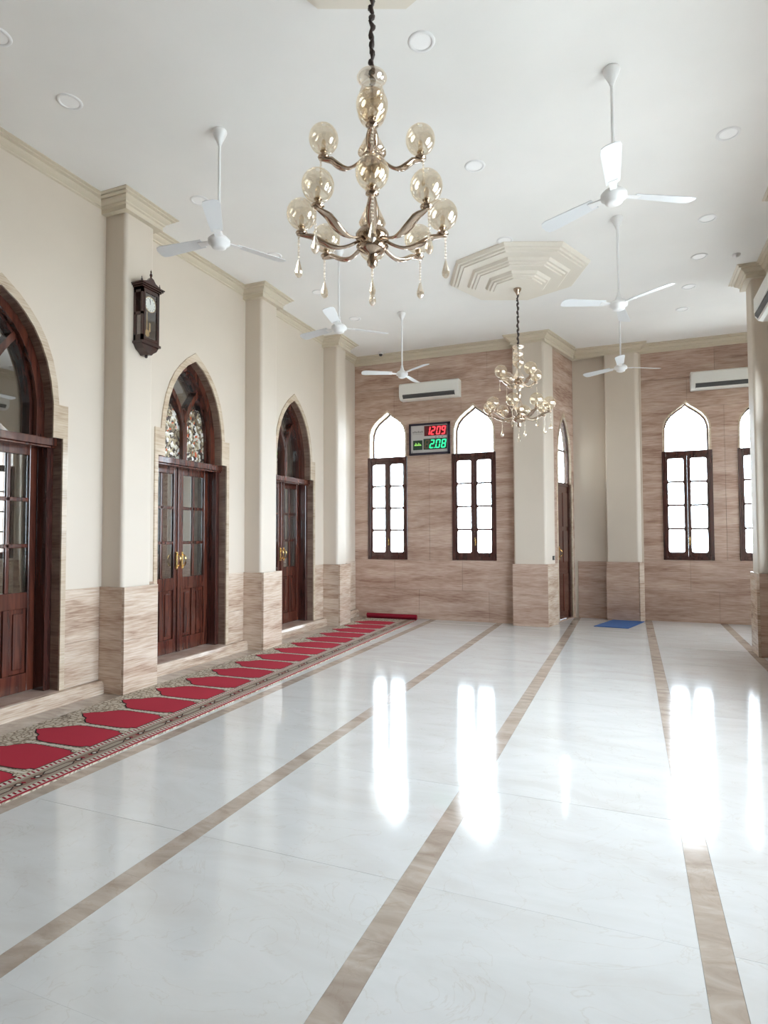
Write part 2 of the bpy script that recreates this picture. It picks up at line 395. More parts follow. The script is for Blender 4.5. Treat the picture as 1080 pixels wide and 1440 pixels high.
# ------------------------------------------------------------------ walls
doorc = [3.33, 5.72, 7.99]
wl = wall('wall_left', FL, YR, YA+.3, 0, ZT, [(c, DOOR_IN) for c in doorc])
winA = [-4.085, -2.485]; winB = [.905, 2.045]
courses = [0, .52, 1.04, 1.56, 2.08, 2.60, 3.12, 3.64, 4.16, 4.70]
wf = wall('wall_far', FA, XL-.3, -1.30, 0, ZT, [(c, WIN) for c in winA], .32, 'grout', 'surround')
cladding(wf, FA, XL, -1.80, courses, 1.25, [(c, WIN) for c in winA], m='trav')
wb = wall('wall_far_right', FB, -1.02, XRR+.3, 0, ZT, [(c, WIN) for c in winB], .32, 'grout', 'surround')
cladding(wb, FB, .20, XRR, courses, 1.15, [(c, WIN) for c in winB], m='trav')
dc = .955
ws = wall('wall_entrance', FS, .1, (S1-S0).length+.12, 0, ZT, [(dc, SDO)], .10, 'grout')
cladding(ws, FS, .40, (S1-S0).length+.06, courses, 1.3, [(dc, SDO)], m='trav')
# right side (mostly outside the frame): windows and wider arches, invented to let daylight in
PR = [(8.51, 8.93), (6.28, 6.70), (4.05, 4.47), (1.82, 2.24), (-.41, .01), (-2.64, -2.22), (-5.0, -4.58)]
winR = []; bigR = []
BIG = [(.85, .95), (.85, 2.3), (.82, 2.7), (.70, 3.05), (.48, 3.35), (.22, 3.58), (.0, 3.70)]
edges = [8.51]+[e for a, b in PR[1:] for e in (b, a)]
for i in range(0, len(edges)-1, 2):
    mid = (edges[i]+edges[i+1])/2
    if i == 0: winR += [mid+.5, mid-.5]
    elif mid > 2: bigR.append(mid)
opsR = [(-c, WIN) for c in winR]+[(-c, BIG) for c in bigR]
wr = wall('wall_right', FR, -8.93, -YR, 0, ZT, opsR, .3)
wrr = wall('wall_right_rear', FRR, -YB-.3, -8.9, 0, ZT, [(-c, WIN) for c in (10.7, 9.7)], .3)
wk = wall('wall_rear', FK, -XR-.3, -XL+.3, 0, ZT, [], .3)
rt = MB().mat('plaster').box(XR, XRR+.3, 8.90, 8.935, 0, ZT).build('wall_return'); tag(rt, kind='structure')
for fr, a, b, par in ((FR, -8.51, 8.0, wr), (FRR, -YB, -8.94, wrr), (FK, -XR, -XL, wk)):
    ops = opsR if fr is FR else [(-c, WIN) for c in (10.7, 9.7)] if fr is FRR else []
    cladding(par, fr, a, b, [0, .505, ZD], 1.9, ops, m='travl')

# wainscot on the left wall between pilasters and doors
eds = [YR]+[e for a, b in PL for e in (a, b)]+[YA-.02]
for i in range(0, len(eds), 2):
    cladding(wl, FL, eds[i], eds[i+1], [0.125, .52, ZD], 2.6, [(c, [(h, z) for h, z in DOOR_OUT]) for c in doorc], .013, 'travl')
# plinth ledge along the left wall
for i in range(0, len(eds), 2):
    a, b = eds[i]+.001, eds[i+1]-.001
    MB().mat('travl').prism([(XL, 0), (XL+.085, 0), (XL+.085, .085), (XL+.06, .118), (XL, .12)], a, b, 'y').build('plinth_ledge', wl)
    # (prism axis y: outline is x,z)

def pilaster(name, x0, x1, y0, y1, faces, par_label=None, bev=.035):
    """plaster shaft with a stone-clad foot; faces = frames+u-ranges to clad"""
    o = MB().mat('plaster').box(x0, x1, y0, y1, 0, ZT).build(name, bevel=bev, bseg=4); tag(o, kind='structure')
    for fr, a, b in faces:
        for z0, z1 in ((0, .505), (.505, ZD)): slab(o, fr, a, b, z0, z1, [], .03, 'travl', .0012)
    return o
for k, (a, b) in enumerate(PL):
    xf = XLD-.03
    f1 = Frame((XL, a), (1, 0)); f2 = Frame((xf, 0), (0, 1)); f3 = Frame((XL, b), (-1, 0))
    pilaster('pilaster', XL-.05, xf-.035, a+.032, b-.032, [(Frame((XL, a+.03), (1, 0)), 0, XLD-XL-.03), (f2, a, b), (Frame((XL, b-.03), (-1, 0)), XL-XLD+.03, 0)])
# rear left corner pilasters outside the frame are left out
# column at the end of the far wall, its right side following the slanted entrance wall
def poly_col(name, pts, z1=ZT, m='plaster', bev=.03):
    o = MB().mat(m).prism(pts, 0, z1, 'z').build(name, bevel=bev, bseg=4); tag(o, kind='structure'); return o
q0 = S0-SN*.025; q1 = q0+SD*.40; q2 = q1-SN*.25
pc = poly_col('pilaster', [(-1.775, YA+.1), (-1.775, 10.015), (q0.x-.006, 10.015), (q1.x, q1.y), (q2.x, q2.y)])
for z0, z1 in ((0, .505), (.505, ZD)):
    slab(pc, Frame((0, 10.02), (1, 0)), -1.80, S0.x-.0005, z0, z1, [], .03, 'trav', .0012)
    slab(pc, Frame(S0-SN*.03, SD), 0.0, .43, z0, z1, [], .03, 'travl', .0012)
    slab(pc, Frame((-1.77, 0), (0, -1)), -YA, -10.02, z0, z1, [], .03, 'travl', .0012)
# pilaster on the right far wall, chamfered right corner; dark plastered recess left of it
rc = MB().mat('plaster').box(-.945, .21, YB-.03, YB+.05, 0, ZT).build('wall_recess'); tag(rc, kind='structure')
for z0, z1 in ((0, .505), (.505, ZD)): slab(rc, Frame((0, YB-.03), (1, 0)), -.88, -.40, z0, z1, [], .018, 'trav', .0012)
pb = poly_col('pilaster', [(-.385, YB+.05), (-.385, 11.245), (.115, 11.245), (.175, 11.30), (.175, YB+.05)], bev=.02)
for z0, z1 in ((0, .505), (.505, ZD)):
    slab(pb, Frame((0, 11.24), (1, 0)), -.40, .12, z0, z1, [], .03, 'trav', .0012)
    slab(pb, Frame((.12, 11.24), (.7, .72)), -.012, .095, z0, z1, [], .03, 'travl', .0012)
    slab(pb, Frame((.165, 0), (0, 1)), 11.29, YB, z0, z1, [], .03, 'trav', .0012)
# right pilasters
for k, (a, b) in enumerate(PR):
    o = MB().mat('plaster').box(1.43, XR+.05 if k else XR+.02, a+.03, b-.03, 0, ZT).build('pilaster', bevel=.03, bseg=4); tag(o, kind='structure')
    for z0, z1 in ((0, .505), (.505, ZD)):
        slab(o, Frame((1.435, 0), (0, -1)), -b, -a, z0, z1, [], .03, 'travl', .0012)
        slab(o, Frame((0, a+.03), (1, 0)), 1.435, XR, z0, z1, [], .03, 'trav', .0012)
        slab(o, Frame((0, b-.03), (-1, 0)), -XR, -1.435, z0, z1, [], .03, 'trav', .0012)

# ------------------------------------------------------------------ cornice, swept round the room
CP = [(-.09, 0), (.018, 0), (.018, .045), (.035, .055), (.035, .068), (.062, .085), (.075, .10), (.075, .112), (.105, .118), (.105, .132), (.13, .138), (.13, .146)]
def cornice(name, path, prof=CP, z=ZC):
    P = [Vector(p) for p in path]; n = len(P); b = MB().mat('cornice')
    nrm = []
    for i in range(n-1): d = (P[i+1]-P[i]).normalized(); nrm.append(Vector((d.y, -d.x)))
    vs = []; k = len(prof)
    for i, p in enumerate(P):
        if i == 0: m_ = nrm[0]
        elif i == n-1: m_ = nrm[-1]
        else:
            s_ = nrm[i-1]+nrm[i]; m_ = s_/max(.2, s_.dot(nrm[i]))
        for o_, h in prof: q = p+m_*o_; vs.append((q.x, q.y, z+h))
    fs = [(i*k+j, (i+1)*k+j, (i+1)*k+j+1, i*k+j+1) for i in range(n-1) for j in range(k-1)]
    fs += [tuple(range(k)), tuple(range((n-1)*k, n*k))]
    b.add(vs, fs); o = b.build(name); tag(o, kind='structure'); return o
pathL = [(XL-.02, YR)]
for a, b in PL: pathL += [(XL-.02, a-.01), (XLP+.04, a-.01), (XLP+.04, b+.01), (XL-.02, b+.01)]
pathL += [(XL-.02, YA)]
e1 = S0-SN*.02; e2 = e1+SD*.41; e3 = e2-SN*.055; e4 = S1-SN*.075
pathA = [(XL, YA-.014), (-1.78, YA-.014), (-1.78, 10.01), (e1.x, 10.01), (e2.x, e2.y), (e3.x, e3.y), (-.93, YB-.03), ]
cornice('trim_1', pathL)
cornice('trim_2', [(XL, YA-.014), (-1.78, YA-.014), (-1.78, 10.01), (e1.x, 10.01), (e2.x, e2.y), (-.905, 11.30), (-.86, 11.25), (.18, 11.25), (.18, YB-.014), (XRR, YB-.014)])
cornice('trim_3', [(XRR, YB), (XRR, 8.935), (1.39, 8.935), (1.39, 8.50), (XR, 8.50)]+[p for a, b in PR[1:] for p in ((XR, b+.01), (1.39, b+.01), (1.39, a-.01), (XR, a-.01))]+[(XR, YR), (XL, YR)])

# ------------------------------------------------------------------ door template (local: x along wall, room at -y, z up)
def mirror(prof): return [(-h, z) for h, z in prof]+[(h, z) for h, z in prof[::-1]]
def dedup(p): return [q for i, q in enumerate(p) if i == 0 or q != p[i-1]]
def shrink(prof, d, zt):
    """move an arch profile inwards by d"""
    P = [Vector(p) for p in prof]; out = []
    for i, p in enumerate(P):
        t = (P[min(i+1, len(P)-1)]-P[max(i-1, 0)]).normalized()
        nn = Vector((-t.y, t.x)); out.append((max(p.x-abs(nn.x)*d if i < len(P)-1 else 0, 0), p.y-abs(nn.y)*d*(1 if i < len(P)-1 else 1.35)))
    return out
DA = [(.50, 2.38), (.50, 2.68), (.475, 2.86), (.432, 3.03), (.37, 3.18), (.30, 3.295), (.225, 3.385), (.14, 3.465), (.0, 3.55)]
def make_door():
    r = root('door_1', (0, 0, 0))
    b = MB().mat('surround').ring(mirror(DOOR_IN), mirror(DOOR_OUT), -.014, .004); b.build('stone_surround', r)
    MB().mat('trav').box(-.6, .6, -.03, .30, .09, .121).build('stone_sill', r)
    # jambs and head of the wooden frame
    f = MB().mat('woodd')
    f.box(-.60, -.535, .10, .29, .121, 2.37).box(.535, .60, .10, .29, .121, 2.37)
    f.build('door_frame', r, bevel=.004, bseg=1)
    h = MB().mat('wood').box(-.60, .60, .055, .30, 2.305, 2.375).box(-.60, .60, .075, .29, 2.285, 2.305); h.build('transom_beam', r, bevel=.006)
    inn = shrink(DA, .075, 0); inn[0] = (inn[0][0], 2.375); dd = [(h_, z) for h_, z in DA]; dd[0] = (.5, 2.375)
    a = MB().mat('wood').ring(mirror(inn), mirror(dd), .10, .27); a.build('arch_frame', r)
    inn2 = shrink(DA, .10, 0); inn2[0] = (inn2[0][0], 2.375)
    MB().mat('woodd').ring(mirror(inn2), mirror(inn), .16, .25).build('arch_bead', r)
    # tracery: a mullion that forks into two curved bars
    t = MB().mat('wood')
    t.box(-.034, .034, .14, .28, 2.375, 2.83)
    for s in (-1, 1):
        cen = []
        for k in range(11):
            q = k/10; cen.append((s*(.005+.30*q**1.55), 2.80+.50*q))
        ia = []; oa = []
        for k, (x, z) in enumerate(cen):
            x2, z2 = cen[min(k+1, 10)]; x1, z1 = cen[max(k-1, 0)]
            tt = Vector((x2-x1, z2-z1)).normalized(); nn = Vector((-tt.y, tt.x))*.028
            ia.append((x+nn.x, z+nn.y)); oa.append((x-nn.x, z-nn.y))
        t.ring(ia, oa, .15, .27)
    t.build('tracery', r)
    gp = dedup(mirror([(h_, z) for h_, z in inn])); gp = [p for i, p in enumerate(gp) if not (i and abs(p[0]-gp[i-1][0])+abs(p[1]-gp[i-1][1]) < 1e-4)]
    MB().mat('dglass').prism(gp, .205, .211, 'y').build('arch_pane', r)
    # two leaves
    for s in (-1, 1):
        X0, X1 = (.004, .533)
        lf = MB().mat('wood')
        def bx(a, b_, y0, y1, z0, z1, mm=lf): 
            lo, hi = (a, b_) if s > 0 else (-b_, -a); mm.box(lo, hi, y0, y1, z0, z1)
        y0, y1 = .225, .270
        bx(X0, X0+.075, y0, y1, .13, 2.30); bx(X1-.07, X1, y0, y1, .13, 2.30)
        bx(X0+.075, X1-.07, y0, y1, 2.215, 2.30); bx(X0+.075, X1-.07, y0, y1, .855, 1.0); bx(X0+.075, X1-.07, y0, y1, .13, .29)
        xm = (X0+.075+X1-.07)/2
        for zz in (1.39, 1.80): bx(X0+.075, X1-.07, y0+.006, y1-.006, zz, zz+.036)
        bx(xm-.018, xm+.018, y0+.006, y1-.006, 1.0, 2.215); bx(xm-.03, xm+.03, y0, y1, .29, .855)
        if s > 0: bx(-.025, .03, y0-.016, y0, .13, 2.30)
        leaf = lf.build('door_leaf', r, bevel=.005, bseg=2)
        for (xa, xb) in ((X0+.075, xm-.018), (xm+.018, X1-.07)):
            for za, zb in ((1.0, 1.39), (1.426, 1.80), (1.836, 2.215)):
                g = MB().mat('dglass'); bx(xa, xb, .2455, .2495, za, zb, g); g.build('glass_pane', leaf)
        for (xa, xb) in ((X0+.075, xm-.03), (xm+.03, X1-.07)):
            p = MB().mat('wood'); bx(xa, xb, y0+.018, y1-.012, .29, .855, p); bx(xa+.035, xb-.035, y0+.004, y1-.012, .33, .815, p)
            p.build('wood_panel', leaf, bevel=.006, bseg=2)
        # brass lever-bow handle with back plate
        hx = s*.045
        h = MB().mat('brass'); h.box(hx-.014, hx+.014, y0-.022, y0-.016, 1.10, 1.30)
        h.tube([(hx, y0-.02, 1.13), (hx, y0-.055, 1.14), (hx, y0-.068, 1.17), (hx, y0-.07, 1.22), (hx, y0-.055, 1.26), (hx, y0-.02, 1.27)], [.007, .008, .010, .011, .008, .007], 8)
        h.ball((hx, y0-.024, 1.285), .010, 8, 6); h.ball((hx, y0-.024, 1.115), .010, 8, 6)
        h.build('handle', leaf)
    tag(r, kind='structure')
    return r
d0 = make_door(); place(d0, (XL, doorc[0], 0), PI/2)
for c in doorc[1:]:
    d = copy_tree(d0); d.name = 'door_%d' % (doorc.index(c)+1); place(d, (XL, c, 0), PI/2)
    if c == doorc[1]:   # the middle door gets mottled white, gold and orange panes in its lower lancets
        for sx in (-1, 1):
            MB().mat('mottle').prism([(sx*.036, 2.38), (sx*.40, 2.38), (sx*.40, 2.72), (sx*.36, 2.9), (sx*.31, 3.03), (sx*.20, 3.03), (sx*.10, 2.93), (sx*.036, 2.80)], .194, .200, 'y').build('mottled_pane', d)['label'] = 'mottled white and gold pane in the arch'

def make_window():
    r = root('window_1', (0, 0, 0))
    f = MB().mat('woodd')
    f.box(-.385, -.325, -.03, .12, 1.045, 2.90).box(.325, .385, -.03, .12, 1.045, 2.90)
    f.box(-.325, .325, -.02, .12, 2.825, 2.90).box(-.325, .325, -.02, .12, 1.045, 1.105)
    f.build('window_frame', r, bevel=.004, bseg=1)
    for s in (-1, 1):
        lf = MB().mat('woodd')
        def bx(a, b_, y0, y1, z0, z1, mm): 
            lo, hi = (a, b_) if s > 0 else (-b_, -a); mm.box(lo, hi, y0, y1, z0, z1)
        X0, X1, y0, y1 = .0008, .325, .0, .045
        bx(X0, X0+.052, y0, y1, 1.105, 2.825, lf); bx(X1-.028, X1, y0, y1, 1.105, 2.825, lf)
        bx(X0+.052, X1-.028, y0, y1, 1.105, 1.175, lf); bx(X0+.052, X1-.028, y0, y1, 2.775, 2.825, lf)
        for k in (1, 2, 3): z = 1.175+k*.4-.014; bx(X0+.052, X1-.028, y0+.002, y1-.002, z, z+.029, lf)
        # small rounded fillets in the pane corners
        for k in range(4):
            za, zb = 1.175+k*.4+(.008 if k else 0), 1.175+(k+1)*.4-(.010 if k < 3 else 0)
            for xc, sx in ((X0+.052, 1), (X1-.028, -1)):
                for zc, sz in ((za, 1), (zb, -1)):
                    pts = [(0, 0), (.03, 0), (.016, .005), (.006, .015), (0, .03)]
                    lf.prism([(s*(xc+sx*px), zc+sz*pz) for px, pz in pts], y0+.012, y1-.012, 'y')
        leaf = lf.build('casement', r)
        for k in range(4):
            g = MB().mat('glass'); bx(X0+.052, X1-.028, .020, .024, 1.175+k*.4, 1.175+(k+1)*.4, g); g.build('glass_pane', leaf)
        if s > 0: MB().mat('brass').box(.012, .030, -.02, -.001, 1.30, 1.42).tube([(.021, -.01, 1.34), (.021, -.035, 1.34), (.021, -.035, 1.44)], .006, 6).build('handle', leaf)
    AW = [(.345, 2.90), (.345, 3.22), (.338, 3.34), (.302, 3.45), (.235, 3.54), (.145, 3.615), (.065, 3.67), (.0, 3.725)]
    inn = shrink(AW, .022, 0); inn[0] = (inn[0][0], 2.90)
    MB().mat('woodd').ring(mirror(inn), mirror(AW), .15, .20).build('arch_frame', r)
    MB().mat('glass').prism([p for i, p in enumerate(dedup(mirror(inn)))][:], .17, .174, 'y').build('arch_pane', r)
    out = [(h+.03, z) for h, z in AW]; out[-1] = (0, 3.765)
    MB().mat('surround').ring(mirror(AW), mirror(out), -.022, .004).build('stone_surround', r)
    tag(r, kind='structure')
    return r
w0 = make_window(); place(w0, (winA[0], YA, 0), 0); k = 2
allw = [(winA[1], YA, 0), (winB[0], YB, 0), (winB[1], YB, 0)]
allw += [(XR, c, -PI/2) for c in winR]+[(XRR, c, -PI/2) for c in (10.7, 9.7)]
for x, y, rz in allw:
    q = copy_tree(w0); q.name = 'window_%d' % k; k += 1; place(q, (x, y, 0), rz)
    tag(q, kind='structure')
for c in bigR:   # open pointed arches, unseen, added to let more sky light in
    bo = [(h+.06, z) for h, z in BIG]; bo[-1] = (0, 3.79)
    o = MB().mat('surround').ring(mirror(BIG), mirror(bo), -.022, .004).build('stone_surround', wr); o.location = (XR, c, 0); o.rotation_euler = (0, 0, -PI/2)
    l = bpy.data.lights.new('arch_portal', 'AREA'); l.shape = 'RECTANGLE'; l.size = 1.72; l.size_y = 2.8; l.cycles.is_portal = True
    o = bpy.data.objects.new('arch_portal', l); C.objects.link(o); o.location = (XR+.2, c, 2.33); o.rotation_euler = (PI/2, 0, PI/2); o['kind'] = 'helper'
# portals: tell the sky light where the openings are (no light of their own)
for x, y, rz in [(winA[0], YA, 0)]+allw:
    l = bpy.data.lights.new('window_portal', 'AREA'); l.shape = 'RECTANGLE'; l.size = .78; l.size_y = 2.75; l.cycles.is_portal = True
    o = bpy.data.objects.new('window_portal', l); C.objects.link(o)
    dv = Vector((math.cos(rz+PI/2), math.sin(rz+PI/2), 0))
    o.location = Vector((x, y, 2.4))+dv*.16; o.rotation_euler = (PI/2, 0, rz+PI)
    o['kind'] = 'helper'

# entrance door in the slanted wall
def make_entrance():
    r = root('door_4', (0, 0, 0)); W = .325
    out = [(h+.05, z+(.0 if i < len(SDO)-1 else .07)) for i, (h, z) in enumerate(SDO)]; out[-1] = (0, 3.63)
    MB().mat('surround').ring(mirror(SDO), mirror(out), -.022, .004).build('stone_surround', r)
    MB().mat('woodd').box(-W, -W+.045, .02, .09, .02, 2.37).box(W-.045, W, .02, .09, .02, 2.37).box(-W, W, .02, .09, 2.33, 2.39).box(-.29, .29, .02, .09, 2.93, 2.965).build('door_frame', r)
    inn = shrink([(h, z) for h, z in SDO[3:]], .03, 0); o2 = SDO[3:]
    MB().mat('woodd').box(-.29, -.262, .02, .09, 2.39, 2.8).box(.262, .29, .02, .09, 2.39, 2.8).ring(mirror(inn), mirror(o2), .02, .09).build('arch_frame', r)
    MB().mat('glass').box(-.262, .262, .03, .034, 2.39, 2.93).build('transom_pane', r)
    MB().mat('glass').prism(dedup(mirror([(.262, 2.965)]+[p for p in inn if p[1] > 2.97])), .03, .034, 'y').build('arch_pane', r)
    lf = MB().mat('wood').box(-W+.045, W-.045, .035, .08, .025, 2.33); leaf = lf.build('door_leaf', r)
    for xa, xb in ((-.24, -.02), (.02, .24)):
        for za, zb in ((.15, .8), (1.0, 1.55), (1.62, 2.22)):
            MB().mat('wood').box(xa, xb, .023, .035, za, zb).build('wood_panel', leaf, bevel=.006)
    MB().mat('brass').box(-.22, -.19, .012, .035, 1.05, 1.28).tube([(-.205, .02, 1.1), (-.205, -.03, 1.12), (-.205, -.035, 1.2), (-.205, .02, 1.25)], .011, 8).build('handle', leaf)
    tag(r, kind='structure'); return r
de = make_entrance(); q = FS.p(dc, 0, 0); place(de, q, math.atan2(SD.y, SD.x))

# hall behind the left doors, paving outside
hb = MB().mat('hall'); hb.box(-9.2, XL-.3, YR-.3, YR-.2, -.05, 4.9).box(-9.2, XL-.3, 10.5, 10.6, -.05, 4.9)
hb.box(-9.3, -9.2, YR-.3, .9, -.05, 4.9).box(-9.3, -9.2, 1.9, 4.7, -.05, 4.9).box(-9.3, -9.2, 5.6, 8.6, -.05, 4.9).box(-9.3, -9.2, 9.5, 10.6, -.05, 4.9)
for a, b in ((.9, 1.9), (4.7, 5.6), (8.6, 9.5)): hb.box(-9.3, -9.2, a, b, -.05, 1.3).box(-9.3, -9.2, a, b, 3.0, 4.9)
hb = hb.build('wall_hall'); tag(hb, kind='structure')
hf = MB().mat('marble').box(-9.3, XL-.02, YR-.3, 10.6, -.08, .1).build('floor_hall'); tag(hf, kind='structure')
hc = MB().mat('ceiling').box(-9.3, XL-.3, YR-.3, 10.6, 4.85, 4.95).build('ceiling_hall'); tag(hc, kind='structure')
gd = MB().mat('ground').box(-60, 60, -60, 80, -.6, -.3).build('ground'); tag(gd, kind='structure')

# ------------------------------------------------------------------ ceiling medallions
def medallion(cx, cy, label, R=.875, drop=.19):
    pr = [(.875, 0), (.875, -.012)]; r = .875; z = -.012
    for k in range(3):
        # three tiers of thin steps, each followed by a sloping flat
        for dr, dz in ((.028, .030), (.028, .001), (.012, .018), (.034, .001), (.006, .013)):
            r -= dr; z -= dz; pr.append((r, z))
        r -= .125 if k < 2 else .05; z -= .001; pr.append((r, z))
    pr.append((.06, z-.004)); pr.append((.0001, z-.004))
    b = MB().mat('medallion').lathe([(a*R/.875, b_) for a, b_ in pr], 0, 0, 8, PI/2, False)
    o = b.build('ceiling_medallion'); o.location = (cx, cy, ZT)
    tag(o, label, 'ceiling medallion', 'stepped octagonal ceiling medallions'); return z-.004
CH = [(-1.228, 2.865), (-1.262, 7.56)]
medallion(*CH[1], 'stepped cream octagonal ceiling medallion above the farther chandelier')
mz = medallion(-1.228, 2.69, 'cream octagonal ceiling medallion above the nearer chandelier, mostly cut off by the photo top', R=.735)

# ------------------------------------------------------------------ chandelier
def make_chandelier(rot):
    r = root('chandelier', (0, 0, 0))
    Z0 = 4.78+mz
    # canopy cup and dark sleeved chain
    MB().mat('champ').lathe([(.001, Z0), (.05, Z0), (.048, Z0-.02), (.02, Z0-.06), (.01, Z0-.09), (.001, Z0-.09)], seg=16).build('canopy', r)
    ch = MB().mat('chain'); zt, zb = Z0-.07, 3.90; n = 60
    ch.tube([(.006*math.sin(i*.9), .006*math.cos(i*1.1), zt+(zb-zt)*i/n) for i in range(n+1)], [.0125+.0035*math.sin(i*1.35) for i in range(n+1)], 8)
    ch.build('chain_sleeve', r)
    st = MB().mat('cglass')
    st.lathe([(.058, 3.955), (.062, 3.945), (.05, 3.925), (.035, 3.91), (.045, 3.885), (.052, 3.86), (.045, 3.835), (.028, 3.82), (.035, 3.80), (.055, 3.775), (.058, 3.745), (.045, 3.71), (.022, 3.69),
              (.020, 3.66), (.028, 3.62), (.05, 3.565), (.058, 3.54), (.03, 3.53)], seg=20, rscale=1.3)
    st.lathe([(.03, 3.475), (.045, 3.455), (.04, 3.43), (.022, 3.41), (.018, 3.37), (.03, 3.34), (.018, 3.31), (.020, 3.27), (.035, 3.22), (.055, 3.16), (.04, 3.125)], seg=20, rscale=1.3)
    st.build('glass_stem', r)
    MB().mat('champ').lathe([(.009, 3.96), (.009, 2.96)], seg=8).build('centre_rod', r)
    MB().mat('champ').lathe([(.02, 3.53), (.05, 3.525), (.062, 3.505), (.05, 3.485), (.02, 3.475)], seg=20).build('upper_hub', r)
    MB().mat('champ').lathe([(.03, 3.13), (.07, 3.125), (.088, 3.10), (.086, 3.07), (.065, 3.05), (.085, 3.035), (.06, 3.01), (.03, 2.995), (.022, 2.975), (.03, 2.955), (.012, 2.925), (.001, 2.92)], seg=20).build('lower_hub', r)
    def arm(ang, rad, zh, zc, gr):
        ca, sa = math.cos(ang), math.sin(ang); h0 = .055
        P = []; RR = []
        for i in range(15):
            q = i/14; rr = h0+(rad-h0)*q
            z = zh-.045*math.sin(PI*min(1, q*1.25))+(zc-zh)*max(0, (q-.3)/.7)**1.4
            P.append((ca*rr, sa*rr, z)); RR.append(.0065+.0075*max(0, math.sin(PI*max(0, q-.35)/.65)))
        P.append((ca*(rad+.025), sa*(rad+.025), zc+.004)); RR.append(.005)
        a = MB().mat('champ').tube(P, RR, 8, 2.2).build('arm', r)
        x, y = ca*rad, sa*rad
        MB().mat('champ').lathe([(.008, zc), (.032, zc+.012), (.03, zc+.018), (.012, zc+.022), (.013, zc+.04), (.02, zc+.045), (.001, zc+.047)], x, y, 12).build('cup', a)
        g = MB().mat('globe'); zg = zc+.035+gr
        prof = [(max(gr*math.sin(t), .012), -gr*math.cos(t)) for t in [.16+(PI-.16-.02)*i/14 for i in range(15)]]
        g.lathe(prof, x, y, 24, 0, True, zg); g.build('globe', a)
        MB().mat('cglass').lathe([(.009, zc+.045), (.012, zc+.05), (.013, zc+.095), (.006, zc+.11), (.001, zc+.112)], x, y, 10).build('lamp_tube', a)
    def drop(x, y, zt_, L, s):
        b = MB().mat('crystal'); n = int(L/.017)
        for i in range(n): b.ball((x, y, zt_-.008-i*.017), .0068, 6, 4)
        c = b.build('bead_string', r)
        zb_ = zt_-L
        MB().mat('crystal').lathe([(.001, zb_), (.006*s, zb_-.012*s), (.012*s, zb_-.035*s), (.019*s, zb_-.058*s), (.017*s, zb_-.072*s), (.008*s, zb_-.084*s), (.001, zb_-.088*s)], x, y, 8, 0, False).build('crystal_drop', c)
    for k in range(4):
        a = rot+k*PI/2; arm(a, .255, 3.50, 3.50, .078)
        drop(math.cos(a)*.27, math.sin(a)*.27, 3.495, .085, .55)
    for k in range(8):
        a = rot+k*PI/4; arm(a, .370, 3.075, 3.095, .079)
        if k % 1 == 0: drop(math.cos(a)*.385, math.sin(a)*.385, 3.09, .12, 1.15)
    for k in range(4):
        a = rot+PI/4+k*PI/2; drop(math.cos(a)*.06, math.sin(a)*.06, 3.86, .02, .5); drop(math.cos(a)*.062, math.sin(a)*.062, 3.50, .03, .6)
    drop(0, 0, 2.925, .065, .95)
    MB().mat('crystal').ball((0, 0, 2.765), .012, 8, 6).build('crystal_drop', r)
    return r
c1 = make_chandelier(-PI/2-math.atan2(-CH[0][0], CH[0][1])*-1)
place(c1, (CH[0][0], CH[0][1], 0), 0)
tag(c1, 'large champagne glass chandelier with round globes, hanging in the foreground', 'chandelier', 'glass globe chandeliers')
def lower(c, dz):
    """lengthen the chain by dz and let everything under it hang that much lower"""
    zt = 4.78+mz-.07
    for ch_ in c.children:
        if ch_.name.startswith('canopy'): continue
        if ch_.name.startswith('chain_sleeve'):
            k_ = (zt-3.90+dz)/(zt-3.90); ch_.scale = (1, 1, k_); ch_.location.z = zt*(1-k_)
        else: ch_.location.z = -dz
c2 = copy_tree(c1); lower(c1, .03); lower(c2, .11); place(c2, (CH[1][0], CH[1][1], 0), .35)
tag(c2, 'smaller looking chandelier hanging farther back under the whole octagonal medallion', 'chandelier', 'glass globe chandeliers')

# ------------------------------------------------------------------ ceiling fans
def make_fan():
    r = root('ceiling_fan', (0, 0, 0)); Z = 3.86
    MB().mat('white').lathe([(.001, ZT), (.055, ZT), (.058, ZT-.012), (.05, ZT-.04), (.022, ZT-.10), (.014, ZT-.125), (.001, ZT-.126)], seg=20).build('canopy', r)
    MB().mat('white').lathe([(.011, ZT-.1), (.011, Z+.06)], seg=10).build('down_rod', r)
    MB().mat('white').lathe([(.001, Z+.13), (.016, Z+.13), (.02, Z+.10), (.035, Z+.055), (.07, Z+.035), (.088, Z+.015), (.088, Z-.012), (.062, Z-.022), (.058, Z-.045), (.035, Z-.056), (.001, Z-.058)], seg=24).build('motor', r)
    for k in range(3):
        a = 2*PI*k/3; ca, sa = math.cos(a), math.sin(a)
        def P(u, v, z): return (ca*u-sa*v, sa*u+ca*v, z)
        b = MB().mat('fanblade'); vs = []
        outline = [(.15, .045), (.54, .062), (.58, .05), (.60, .02), (.60, -.035), (.585, -.06), (.54, -.066), (.15, -.045)]
        for t in (0, .005):
            for u, v in outline: vs.append(P(u, v, Z+.012+v*.22+t))
        n = len(outline)
        b.add(vs, [tuple(range(n))[::-1], tuple(range(n, 2*n))]+[(i, (i+1) % n, n+(i+1) % n, n+i) for i in range(n)])
        bl = b.build('blade', r)
        MB().mat('white').add([P(.06, .02, Z+.006), P(.19, .028, Z+.012), P(.19, -.028, Z+.002), P(.06, -.02, Z+.002), P(.06, .02, Z+.012), P(.19, .028, Z+.020), P(.19, -.028, Z+.010), P(.06, -.02, Z+.008)],
                              [(0, 1, 2, 3), (7, 6, 5, 4), (0, 4, 5, 1), (1, 5, 6, 2), (2, 6, 7, 3), (3, 7, 4, 0)]).build('blade_bracket', bl)
    return r
